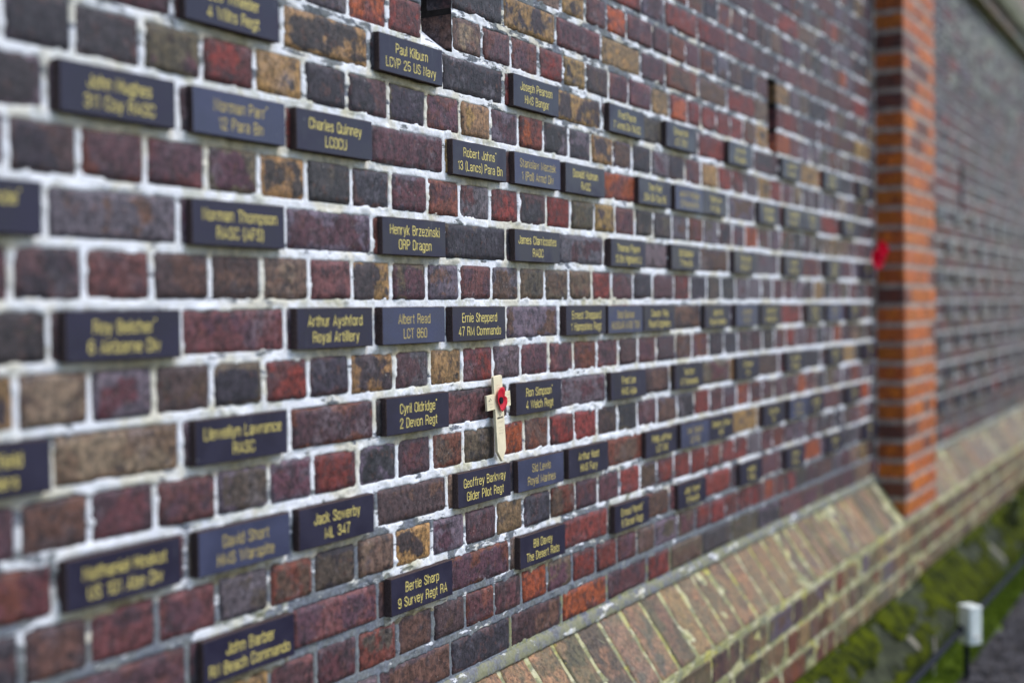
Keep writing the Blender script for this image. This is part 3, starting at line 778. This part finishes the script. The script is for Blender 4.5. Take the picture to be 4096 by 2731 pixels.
# condensed sans-serif lettering drawn as strokes: each glyph is a list of polylines on a box of width w, cap height 1
def arc(cx, cy, rx, ry, a0, a1, n=7):
    return [(cx+rx*math.cos(math.radians(a0+(a1-a0)*i/n)), cy+ry*math.sin(math.radians(a0+(a1-a0)*i/n))) for i in range(n+1)]
def bowl(w, y0, y1, closed=True):      # narrow upright oval with straight flanks
    r = w/2; q = min(r*1.05, (y1-y0)/2)
    p = arc(r, y1-q, r, q, 0, 180)+arc(r, y0+q, r, q, 180, 360)
    return p+[p[0]]
XH = .73; W_ = .40; w_ = .33
def glyphs():
    G = {}
    c, x, W, w = 1., XH, W_, w_
    r = W/2; s = w/2; q = r*1.05; u = s*1.05
    G['A'] = (.44, [[(0, 0), (.22, c), (.44, 0)], [(.06, .3), (.38, .3)]])
    G['B'] = (W, [[(0, 0), (0, c), (W*.5, c)]+arc(W*.5, .76, W*.44, .24, 90, -90)+[(0, .52)], [(W*.5, .52)]+arc(W*.5, .26, W*.5, .26, 90, -90)+[(0, 0)]])
    G['C'] = (W, [arc(r, c-q, r, q, 0, 180)+arc(r, q, r, q, 180, 360)])
    G['C'] = (W, [[(W, .70)]+arc(r, c-q, r, q, 10, 180)+arc(r, q, r, q, 180, 350)+[(W, .30)]])
    G['D'] = (W, [[(0, 0), (0, c), (r*.8, c)]+arc(r*.8, c-q*1.1, W-r*.8, q*1.1, 90, 0)+arc(r*.8, q*1.1, W-r*.8, q*1.1, 0, -90)+[(0, 0)]])
    G['E'] = (W*.86, [[(W*.86, c), (0, c), (0, 0), (W*.86, 0)], [(0, .53), (W*.8, .53)]])
    G['F'] = (W*.84, [[(W*.84, c), (0, c), (0, 0)], [(0, .52), (W*.76, .52)]])
    G['G'] = (W, [[(W, .72)]+arc(r, c-q, r, q, 10, 180)+arc(r, q, r, q, 180, 360)+[(W, .47), (W*.55, .47)], [(W, .47), (W, 0)]])
    G['H'] = (W, [[(0, 0), (0, c)], [(W, 0), (W, c)], [(0, .53), (W, .53)]])
    G['I'] = (.02, [[(.01, 0), (.01, c)]])
    G['J'] = (W*.8, [[(W*.8, c), (W*.8, q)]+arc(W*.4, q*.9, W*.4, q*.9, 0, -180)+[(0, .34)]])
    G['K'] = (W, [[(0, 0), (0, c)], [(W, c), (0, .40)], [(.12, .55), (W*1.03, 0)]])
    G['L'] = (W*.84, [[(0, c), (0, 0), (W*.84, 0)]])
    G['M'] = (.56, [[(0, 0), (0, c), (.28, .12), (.56, c), (.56, 0)]])
    G['N'] = (W, [[(0, 0), (0, c), (W, 0), (W, c)]])
    G['O'] = (W, [bowl(W, 0, c)]); G['0'] = (W*.92, [bowl(W*.92, 0, c)])
    G['P'] = (W, [[(0, 0), (0, c), (W*.5, c)]+arc(W*.5, .73, W*.5, .27, 90, -90)+[(0, .46)]])
    G['Q'] = (W, [bowl(W, 0, c), [(W*.55, .22), (W*1.05, -.03)]])
    G['R'] = (W*1.05, [[(0, 0), (0, c), (W*.5, c)]+arc(W*.5, .745, W*.48, .255, 90, -90)+[(0, .49)], [(W*.5, .49)]+arc(W*.5, .33, W*.45, .16, 90, 0)+[(W, 0)]])
    G['S'] = (W, [[(W*.96, .74)]+arc(r, c-.22, r*.94, .22, 10, 200)+[(r, .52)]+arc(r, .24, r, .24, 55, -170)+[(0, .27)]])
    G['T'] = (W, [[(0, c), (W, c)], [(r, c), (r, 0)]])
    G['U'] = (W, [[(0, c), (0, q)]+arc(r, q, r, q, 180, 360)+[(W, c)]])
    G['V'] = (W, [[(0, c), (r, 0), (W, c)]]); G['W'] = (.72, [[(0, c), (.18, 0), (.36, c), (.54, 0), (.72, c)]])
    G['X'] = (W, [[(0, 0), (W, c)], [(0, c), (W, 0)]]); G['Y'] = (W, [[(0, c), (r, .42), (W, c)], [(r, .42), (r, 0)]])
    G['1'] = (W*.5, [[(0, .80), (W*.3, .84), (W*.4, c), (W*.4, 0)]])
    G['2'] = (W, [[(0, .70)]+arc(r, c-q*1.15, r, q*1.15, 170, -20)+[(.05, .17), (0, 0), (W, 0)]])
    G['3'] = (W, [[(0, .76)]+arc(r, .765, r*.92, .235, 165, -80)+[(r*.8, .53)], [(r*.8, .53)]+arc(r, .265, r, .265, 80, -165)+[(0, .26)]])
    G['4'] = (W, [[(W, .25), (0, .25), (W*.72, c), (W*.72, 0)]])
    G['5'] = (W, [[(W*.9, c), (.05, c), (.02, .50)]+arc(r, .33, r, .30, 125, -165)+[(0, .22)]])
    G['6'] = (W, [bowl(W, 0, .60), [(0, .3), (0, c-q)]+arc(r, c-q, r, q, 180, 15)])
    G['7'] = (W, [[(0, c), (W, c), (W*.55, .5), (W*.38, 0)]])
    G['8'] = (W, [[(a+.015, b) for a, b in bowl(W-.03, .52, c)], bowl(W, 0, .53)])
    G['9'] = (W, [bowl(W, .40, c), [(W, .7), (W, q)]+arc(r, q, r, q, 0, -165)])
    # lower case
    stem = [(0, 0), (0, x)]
    G['a'] = (w, [[(.02, x-.17)]+arc(s, x-u*.9, s*.96, u*.9, 160, 0)+[(w, 0)], [(w, x-.30), (s, x-.34)]+arc(s, .19, s, .19, 115, 300)+[(w, .16)]])
    G['b'] = (w, [[(0, 0), (0, c)], bowl(w, 0, x)]); G['c'] = (w, [[(w, x-.22)]+arc(s, x-u, s, u, 10, 180)+arc(s, u, s, u, 180, 350)+[(w, .22)]])
    G['d'] = (w, [[(w, 0), (w, c)], bowl(w, 0, x)])
    G['e'] = (w, [[(0, .39), (w, .39)]+arc(s, x-u, s, u, 0, 180)+arc(s, u, s, u, 180, 345)])
    G['f'] = (w*.7, [[(w*.28, 0), (w*.28, c-.12)]+arc(w*.62, c-.12, w*.34, .12, 180, 90), [(0, x-.02), (w*.66, x-.02)]])
    G['g'] = (w, [bowl(w, 0, x), [(w, x), (w, -.10)]+arc(s, -.10, s, .17, 0, -165)])
    arch = [(0, x-u)]+arc(s, x-u, s, u, 180, 0)
    G['h'] = (w, [[(0, 0), (0, c)], arch+[(w, 0)]]); G['i'] = (.02, [[(.01, 0), (.01, x)], [(.01, c-.10), (.01, c)]])
    G['j'] = (.10, [[(.09, x), (.09, -.15)]+arc(0, -.15, .09, .12, 0, -90), [(.09, c-.10), (.09, c)]])
    G['k'] = (w, [[(0, 0), (0, c)], [(w*.95, x), (0, .27)], [(.09, .38), (w, 0)]]); G['l'] = (.02, [[(.01, 0), (.01, c)]])
    m2 = w*.86; t = m2/2
    G['m'] = (m2*2, [stem, [(0, x-u)]+arc(t, x-u, t, u, 180, 0)+[(m2, 0)], [(m2, x-u)]+arc(m2+t, x-u, t, u, 180, 0)+[(2*m2, 0)]])
    G['n'] = (w, [stem, arch+[(w, 0)]]); G['o'] = (w, [bowl(w, 0, x)])
    G['p'] = (w, [[(0, -.26), (0, x)], bowl(w, 0, x)]); G['q'] = (w, [[(w, -.26), (w, x)], bowl(w, 0, x)])
    G['r'] = (w*.62, [stem, [(0, x-.22)]+arc(w*.55, x-.22, w*.55, .20, 170, 90)])
    G['s'] = (w*.94, [[(w*.9, x-.18)]+arc(s*.94, x-.17, s*.86, .17, 15, 200)+[(s*.94, .37)]+arc(s*.94, .18, s*.94, .18, 55, -165)])
    G['t'] = (w*.62, [[(w*.25, c-.08), (w*.25, .12)]+arc(w*.55, .12, w*.3, .12, 180, 270), [(0, x-.02), (w*.6, x-.02)]])
    G['u'] = (w, [[(0, x), (0, u)]+arc(s, u, s, u, 180, 360)+[(w, x)], [(w, x), (w, 0)]])
    G['v'] = (w, [[(0, x), (s, 0), (w, x)]]); G['w'] = (w*1.5, [[(0, x), (w*.375, 0), (w*.75, x), (w*1.125, 0), (w*1.5, x)]])
    G['x'] = (w, [[(0, 0), (w, x)], [(0, x), (w, 0)]]); G['y'] = (w, [[(0, x), (s, .02)], [(w, x), (s*.72, -.20), (.03, -.25)]])
    G['z'] = (w, [[(0, x), (w, x), (0, 0), (w, 0)]])
    G['('] = (.09, [[(.09, 1.08), (0, .82), (0, .12), (.09, -.14)]]); G[')'] = (.09, [[(0, 1.08), (.09, .82), (.09, .12), (0, -.14)]])
    G['*'] = (.11, [[(.055, c-.02), (.055, c+.10)], [(0, c+.0), (.11, c+.08)], [(.11, c+.0), (0, c+.08)]])
    return G
GL = glyphs()
HS = 1.0
def stroke_text(s, cap, thick):
    """returns vertices (x, depth, z) and faces, centred on x"""
    V = []; F = []; pen = 0.; h = thick/2/cap
    for ch in s:
        if ch == ' ': pen += .36*HS; continue
        w, lines = GL.get(ch, GL['o'])
        for L in lines:
            L = [(a_*HS, b_) for a_, b_ in L]
            L2 = [L[0]]
            for p in L[1:]:
                if math.hypot(p[0]-L2[-1][0], p[1]-L2[-1][1]) > .012: L2.append(p)
            if len(L2) < 2: continue
            n = len(V); m = len(L2)
            for i, (x, z) in enumerate(L2):
                a = L2[max(i-1, 0)]; b = L2[min(i+1, m-1)]
                if L2[0] == L2[-1] and i in (0, m-1): a, b = L2[-2], L2[1]
                d1 = (x-a[0], z-a[1]); d2 = (b[0]-x, b[1]-z)
                l1 = math.hypot(*d1) or 1; l2 = math.hypot(*d2) or 1
                if i == 0 and L2[0] != L2[-1]: d1 = d2; l1 = l2
                if i == m-1 and L2[0] != L2[-1]: d2 = d1; l2 = l1
                tx, tz = d1[0]/l1+d2[0]/l2, d1[1]/l1+d2[1]/l2; l = math.hypot(tx, tz) or 1; tx /= l; tz /= l
                k = min(1.9, 1/max(.35, abs(tx*d1[0]/l1+tz*d1[1]/l1)))
                e = h*.6 if (i == 0 or i == m-1) and L2[0] != L2[-1] else 0
                sg = -1 if i == 0 else 1
                V.append((pen+x-tz*h*k+tx*e*sg, 0, z+tx*h*k+tz*e*sg)); V.append((pen+x+tz*h*k+tx*e*sg, 0, z-tx*h*k+tz*e*sg))
            for i in range(m-1): q = n+2*i; F.append((q+1, q+3, q+2, q))
        pen += (w+.165)*HS
    V = np.array(V)*cap; V[:, 0] -= (V[:, 0].max()+V[:, 0].min())/2
    return V, F

_v, _ = stroke_text('47 RM Commando', .0152, .0014); HS = .153/(_v[:, 0].max()-_v[:, 0].min())

def plaque_body(w, h, t, R):
    b = .0009
    V = []; F = []; mi = []
    # rings: back, front edge, bevelled face
    def ring(ix, y):
        n = len(V); N = 6
        pts = []
        for k in range(N): pts.append((-w/2+ix+(w-2*ix)*k/N, -h/2+ix))
        for k in range(3): pts.append((w/2-ix, -h/2+ix+(h-2*ix)*k/3))
        for k in range(N): pts.append((w/2-ix-(w-2*ix)*k/N, h/2-ix))
        for k in range(3): pts.append((-w/2+ix, h/2-ix-(h-2*ix)*k/3))
        j = .0004 if ix == 0 else .0001
        for x, z in pts: V.append((x+R.uniform(-j, j), y, z+R.uniform(-j, j)))
        return n, len(pts)
    a, n = ring(0, 0); c, _ = ring(0, -t+b); d, _ = ring(b, -t)
    for s0, s1 in ((a, c), (c, d)):
        for i in range(n): j = (i+1) % n; F.append((s0+i, s0+j, s1+j, s1+i)); mi.append(1)
    F.append(tuple(d+i for i in range(n))); mi.append(0)
    F.append(tuple(a+n-1-i for i in range(n))); mi.append(1)
    return V, F, mi

ROWN = {6: 'first', 4: 'second', 2: 'third', 0: 'fourth', -2: 'fifth', -4: 'sixth', -6: 'seventh'}
NORD = ['first', 'second', 'third', 'fourth', 'fifth', 'sixth', 'seventh', 'eighth', 'ninth', 'tenth', 'eleventh', 'twelfth', 'thirteenth', 'fourteenth']
CLEAR = {'4 Wilts Regt': 'cut by the top edge of the photo', 'LCVP 25 US Navy': 'under the dark slot', 'HMS Bangor': 'upper right of centre', '311 Coy RASC': 'far upper left',
 '12 Para Bn': 'paler than its neighbours', 'LCOCU': 'left of a purple brick', '13 (Lancs) Para Bn': 'in sharp focus', '1 (Pol) Armd Div': 'with rough left edge',
 'RASC (AFS)': 'left of a long purple brick', 'ORP Dragon': 'with green moss on the joint above', 'RAOC': 'right of the ship plaque row centre',
 '6 Airborne Div': 'at the left edge under green algae', 'Royal Artillery': 'first of three touching plaques', 'LCT 860': 'paler, middle of three touching',
 '47 RM Commando': 'in sharpest focus', '1 Hampshire Regt': 'first of three touching', '2 Devon Regt': 'left of the wooden cross', '4 Welch Regt': 'just right of the wooden cross',
 'US 101 Abn Div': 'at the lower left', 'HMS Warspite': 'paler with painted sky sheen', 'ML 347': 'left of a long brown brick', 'Glider Pilot Regt': 'under the tip of the wooden cross',
 'Royal Marines': 'paler, with a rough left edge', 'HMS Fury': 'right of the Royal Marines one', 'RN Beach Commando': 'cut by the bottom of the photo', '9 Survey Regt RA': 'in the bottom row',
 'The Desert Rats': 'above the lichened slope', 'RA Fusiliers': 'cut by the left edge', 'Para': 'cut by the left edge'}
def plaque(r, x0, x1, l1, l2, tone, label, group, text=True, seed=0):
    R = random.Random(int(x0*1000)+r*77+seed)
    w = x1-x0; t = .0128+R.uniform(-.0005, .0008)
    root = empty('name_plaque', ((x0+x1)/2, FRONT+t, r*C+R.uniform(-.0008, .0008)), label, 'plaque', group)
    yaw = R.uniform(-.006, .006); tilt = R.uniform(-.006, .006)
    V, F, mi = plaque_body(w, PHEI, t, R)
    loc = np.array(root.location)
    def W(a): return np.asarray(a)+loc
    o = mesh_obj('slate_block', W(V), F, [M_FACE2 if tone else M_FACE, M_EDGE], root, mi=mi)
    if text:
        for s, zb in ((l1, .0036), (l2, -.0213)):
            a, f = stroke_text(s, .0156, .0015)
            wd = a[:, 0].max()-a[:, 0].min(); lim = w*.88
            if wd > lim: a[:, 0] *= lim/wd
            off = np.zeros(len(a)); k = np.arange(len(a))//2
            a = np.stack([a[:, 0]+R.uniform(-.0015, .0015), -t-.00025-(k % 7)*.00001, a[:, 2]+zb], 1)
            mesh_obj('inscription', W(a), f, M_GOLD2 if tone else M_GOLD, root)
    root.rotation_euler = (tilt, 0, yaw)
    return root
SHARP = set(CLEAR)
for r, L in byrow.items():
    n = len(L)
    for i, (rr, x0, x1, a, b, t) in enumerate(L):
        if b in SHARP and x1 < 1.5 and not (b == 'RASC'):
            label = 'slate plaque lettered %s, %s' % (b.replace('(', '').replace(')', ''), CLEAR[b])
        else:
            label = '%s plaque, %s row from the top, %s leftwards from the orange pier' % ('pale' if t else 'dark', ROWN[r], NORD[n-1-i])
        plaque(rr, x0, x1, a, b, t, label, 'name plaques fixed to the left brick wall')
byf = {}
for r, a, b in FPL: byf.setdefault(r, []).append((a, b))
for r, L in byf.items():
    for i, (a, b) in enumerate(L):
        plaque(r, a, b, '', '', 0, 'blank plaque on far wall, %s row from the top, %s rightwards from the pier' % (ROWN[r], NORD[i] if i < len(NORD) else 'last'),
               'dark plaques set in a chequer pattern on the far wall', text=False)

# ------------------------------------------------------------------ remembrance cross with its poppy
def extrude(poly, y0, y1, bev=0.0006):
    """poly in (x, z); y1 is the front"""
    n = len(poly); c = np.mean(poly, 0); V = [(x, y0, z) for x, z in poly]+[(x, y1+bev, z) for x, z in poly]
    V += [(x+(c[0]-x)*.02, y1, z+(c[1]-z)*.012) for x, z in poly]
    F = [(i, (i+1) % n, n+(i+1) % n, n+i) for i in range(n)]+[(n+i, n+(i+1) % n, 2*n+(i+1) % n, 2*n+i) for i in range(n)]
    F.append(tuple(2*n+i for i in range(n))); F.append(tuple(range(n-1, -1, -1)))
    return V, F
cr = empty('remembrance_cross', (.861, -.012, -.2665), 'small pale wooden cross with a red paper poppy, leaning in front of the central bricks', 'cross')
cl = np.array(cr.location)
hw = .0165; T = .166; az0, az1, ah = .103, .132, .0455
poly = [(0, 0), (hw, .021), (hw, az0), (ah, az0), (ah, az1), (hw, az1), (hw, T-.003), (hw-.003, T), (-hw+.003, T), (-hw, T-.003), (-hw, az1), (-ah+.001, az1), (-ah+.001, az0), (-hw, az0), (-hw, .021)]
# stem and arms as two crossed laths
stem = [(0, 0), (hw, .021), (hw, T-.002), (hw-.003, T), (-hw+.003, T), (-hw, T-.002), (-hw, .021)]
arm = [(-ah, az0), (ah, az0), (ah+.0003, az0+.002), (ah, az1), (-ah, az1), (-ah-.0003, az1-.002)]
th = .0052
v, f = extrude(stem, 0, -th); mesh_obj('upright', np.array(v)+cl, f, M_WOOD, cr)
v, f = extrude(arm, -.0004, -th+.0003); mesh_obj('crosspiece', np.array(v)+cl, f, M_WOOD, cr)
def ctext(s, x, z, size, mat, sx=.8, shear=0., name='printed_words'):
    a, f = text_mesh(s, size, sx, word=1., shear=shear, off=.0001 if mat is M_INK else 0)
    a = np.stack([a[:, 0]+x, -th-.0004-a[:, 2]*.2, a[:, 1]+z], 1); mesh_obj(name, a+cl, f, mat, cr)
ctext('IN', 0, .0885, .0042, M_INK); ctext('REMEMBRANCE', 0, .0835, .0046, M_INK, .72)
def scribble(x, z, w, mat, R, name='handwriting', amp=.0016, thick=.00025):
    V = []; F = []; n = int(w/.0009)
    pts = [(x-w/2+i*.0009, z+R.uniform(-amp, amp)) for i in range(n)]
    for i, (a, b) in enumerate(pts): V += [(a, -th-.0005, b-thick), (a, -th-.0005, b+thick)]
    for i in range(n-1): F.append((2*i, 2*i+1, 2*i+3, 2*i+2))
    mesh_obj(name, np.array(V)+cl, F, mat, cr)
R = random.Random(4)
scribble(-.034, .1235, .012, M_INK, R, amp=.003, thick=.0006)
for (x, z, w) in [(-.032, .1145, .018), (-.031, .1085, .010), (0, .148, .014), (0, .1425, .018), (.036, .125, .012), (.036, .119, .013), (.036, .113, .011), (0, .077, .020), (0, .0655, .016), (.001, .0605, .02), (0, .055, .018)]:
    scribble(x, z, w, M_PENCIL, R)
# poppy: two overlapping petals with a notch, gently cupped
pz = [(420, 422), (440, 428), (452, 448), (456, 490), (448, 545), (462, 552), (476, 575), (480, 612), (474, 650), (450, 695), (425, 725), (408, 738), (397, 725), (385, 700), (372, 650), (360, 610), (356, 560), (360, 500), (372, 458), (395, 430)]
k = .000315
pp = [((x-415)*.000293, (592-y)*.000150) for x, y in pz]
V = []; F = []; n = len(pp)
for s, y in ((1., -.0032), (.8, -.0012), (.45, 0), (.12, .0003)):
    for (x, z) in pp: V.append((x*s, y, z*s))
for q in range(3):
    for i in range(n): F.append((q*n+i, q*n+(i+1) % n, (q+1)*n+(i+1) % n, (q+1)*n+i))
F.append(tuple(3*n+i for i in range(n)))
m = len(V); V += [(x, y+.0006, z) for x, y, z in V]; F += [tuple(i+m for i in t[::-1]) for t in F]
F += [(i, m+i, m+(i+1) % n, (i+1) % n) for i in range(n)]
pc = np.array([.0035, -th-.0025, .118])
mesh_obj('poppy_petals', np.array(V)+cl+pc, F, M_RED, cr, smooth=True)
bt = [(.0062*math.cos(t*math.pi/10), .0066*math.sin(t*math.pi/10)) for t in range(20)]
v, f = extrude(bt, 0, -.0028, .0008); mesh_obj('black_button', np.array(v)+cl+pc+np.array([-.002, 0, 0]), f, M_BLACK, cr)
cr.rotation_euler = (-.02, math.radians(-3.2), 0)

# crimson poppy tucked in the corner of the pier
pw = empty('fabric_poppy', (x_at(3506, .216, -.034), -.034, .216), 'crimson fabric poppy tucked into the corner where wall meets the orange pier', 'poppy')
R = random.Random(2); b0 = np.array(pw.location)
for (ax, az, rx, rz, ph) in ((-.008, -.014, .031, .038, .3), (.010, .016, .025, .038, 1.2)):
    V = []; F = []; nu, nvv = 18, 7
    for j in range(nvv):
        s = j/(nvv-1)
        for i in range(nu):
            t = 2*math.pi*i/nu; wv = 1+.10*math.sin(3*t+ph)
            V.append((ax+rx*s*wv*math.cos(t), -.006-.020*s*s-.004*math.sin(5*t+ph)*s, az+rz*s*wv*math.sin(t)))
    for j in range(nvv-1):
        for i in range(nu): q = (i+1) % nu; F.append((j*nu+i, j*nu+q, (j+1)*nu+q, (j+1)*nu+i))
    m = len(V); V += [(x, y+.0012, z) for x, y, z in V]; F += [tuple(k+m for k in t[::-1]) for t in F]
    F += [((nvv-1)*nu+i, (nvv-1)*nu+(i+1) % nu, m+(nvv-1)*nu+(i+1) % nu, m+(nvv-1)*nu+i) for i in range(nu)]
    mesh_obj('petal', np.array(V)+b0, F, M_CRIM, pw, smooth=True)
v, f = tube([(0, .018, 0), (0, -.008, 0), (0, -.014, 0)], [.002, .006, .004], 10)
mesh_obj('centre', np.array(v)+b0, f, M_BLACK, pw)
pw.rotation_euler = (0, 0, -.75)

# ------------------------------------------------------------------ black pipe on stakes, white box, label
ry = -.396
pp = empty('black_pipe', (3.4, ry, GZ), 'black plastic pipe running just above the grass on short stakes beside the ledge', 'pipe')
v, f = tube([(x, ry-.002*math.sin(x*3), -1.085-(x-1.2)*.0165-.003*math.sin(x*2.3)) for x in np.arange(.6, 9.5, .1)], .0115, 12)
mesh_obj('pipe', v, f, M_BLACK, pp)
for sx in (1.9, 3.445, 5.0, 6.5, 8.0):
    zt = -1.085-(sx-1.2)*.0165
    v, f = join([tube([(sx, ry-.018, GZ-.03), (sx, ry-.018, zt+.02)], .0105, 8), tube([(sx-.018, ry, zt-.0), (sx+.018, ry, zt)], .0145, 10)])
    mesh_obj('stake', v, f, M_BLACK, pp)
bang = math.radians(38)
wb = empty('junction_box', (3.455, ry-.028, -1.172), 'small upright white plastic box on the black pipe at lower right', 'box')
def rbox(w, d, h, r, c):
    pts = []
    for (sx, sy) in ((1, -1), (1, 1), (-1, 1), (-1, -1)):
        for k in range(4):
            t = math.atan2(sy, sx)+(-math.pi/4+k*math.pi/6); pts.append((sx*(w/2-r)+r*math.cos(t), sy*(d/2-r)+r*math.sin(t)))
    pts.sort(key=lambda p: math.atan2(p[1], p[0])); n = len(pts); V = []
    for s, z in ((.9, 0), (1, .004), (1, h-.004), (.9, h)):
        V += [(c[0]+x*s, c[1]+y*s, c[2]+z) for x, y in pts]
    F = [(q*n+i, q*n+(i+1) % n, (q+1)*n+(i+1) % n, (q+1)*n+i) for q in range(3) for i in range(n)]
    F.append(tuple(range(n-1, -1, -1))); F.append(tuple(3*n+i for i in range(n))); return V, F
bx = wb.location
v, f = rbox(.055, .062, .122, .008, (bx[0], bx[1], bx[2])); mesh_obj('case', v, f, M_WHITE, wb)
v, f = rbox(.058, .066, .012, .008, (bx[0], bx[1], bx[2]+.1225)); mesh_obj('lid', v, f, M_WHITE, wb)
wb.rotation_euler = (0, 0, -bang)
v, f = join([box(bx[0]-.0285, bx[0]+.0285, bx[1]-.0335, bx[1]+.0335, bx[2]+.028, bx[2]+.0305), tube([(bx[0], bx[1]-.034, bx[2]+.10), (bx[0], bx[1]-.031, bx[2]+.10)], .004, 8), tube([(bx[0], bx[1]-.034, bx[2]+.015), (bx[0], bx[1]-.031, bx[2]+.015)], .004, 8)])
mesh_obj('seam_and_screws', v, f, M_LABEL, wb)
lb = empty('plant_label', (3.38, -.315, GZ), 'weathered pale wooden marker standing in the grass left of the white box', 'marker')
v, f = extrude([(-.012, .055), (.012, .055), (.014, .075), (.013, .135), (.0, .16), (-.013, .135), (-.014, .075)], 0, -.005)
mesh_obj('board', np.array(v)+np.array(lb.location), f, M_LABEL, lb)
v, f = tube([(0, 0, -.02), (0, 0, .06)], .004, 6); mesh_obj('stick', np.array(v)+np.array(lb.location), f, M_LABEL, lb)

# weeds growing at the foot of the far plinth
def weed(x, y, z, h, R, label, cat='weed'):
    rt = empty('leafy_weed', (x, y, z), label, cat, 'weeds at the foot of the far plinth')
    V = []; F = []
    for i in range(int(420*h/.3)):
        a = R.uniform(0, 6.3); rr = abs(R.gauss(0, h*.28)); zz = R.uniform(.02, h)*(1-rr/h*.5)
        cx, cy, cz = x+rr*math.cos(a), y+rr*math.sin(a)*.5, z+zz; s = R.uniform(.010, .026); t = R.uniform(0, 6.3); e = R.uniform(-.6, .9)
        d = Vector((math.cos(t)*math.cos(e), math.sin(t)*math.cos(e), math.sin(e))); u = d.cross(Vector((R.uniform(-1, 1), R.uniform(-1, 1), 1))).normalized()
        c = Vector((cx, cy, cz)); n = len(V)
        V += [tuple(c-d*s), tuple(c+u*s*.5), tuple(c+d*s), tuple(c-u*s*.5)]; F.append((n, n+1, n+2, n+3))
    o = mesh_obj('leaves', V, F, M_LEAF, rt)
    st = [tube([(x, y, z), (x+R.uniform(-.1, .1)*h, y+R.uniform(-.08, .04)*h, z+h*.5), (x+R.uniform(-.3, .3)*h, y+R.uniform(-.2, .1)*h, z+h*.85)], [.004, .003, .0015], 5) for _ in range(5)]
    v, f = join(st); mesh_obj('stems', v, f, M_LEAF, rt)
R = random.Random(8)
weed(6.05, -.20, -1.19, .18, R, 'leafy green weed beside the far plinth, nearer of two')
weed(6.9, -.20, -1.19, .26, R, 'taller leafy weed beside the far plinth at the right edge')
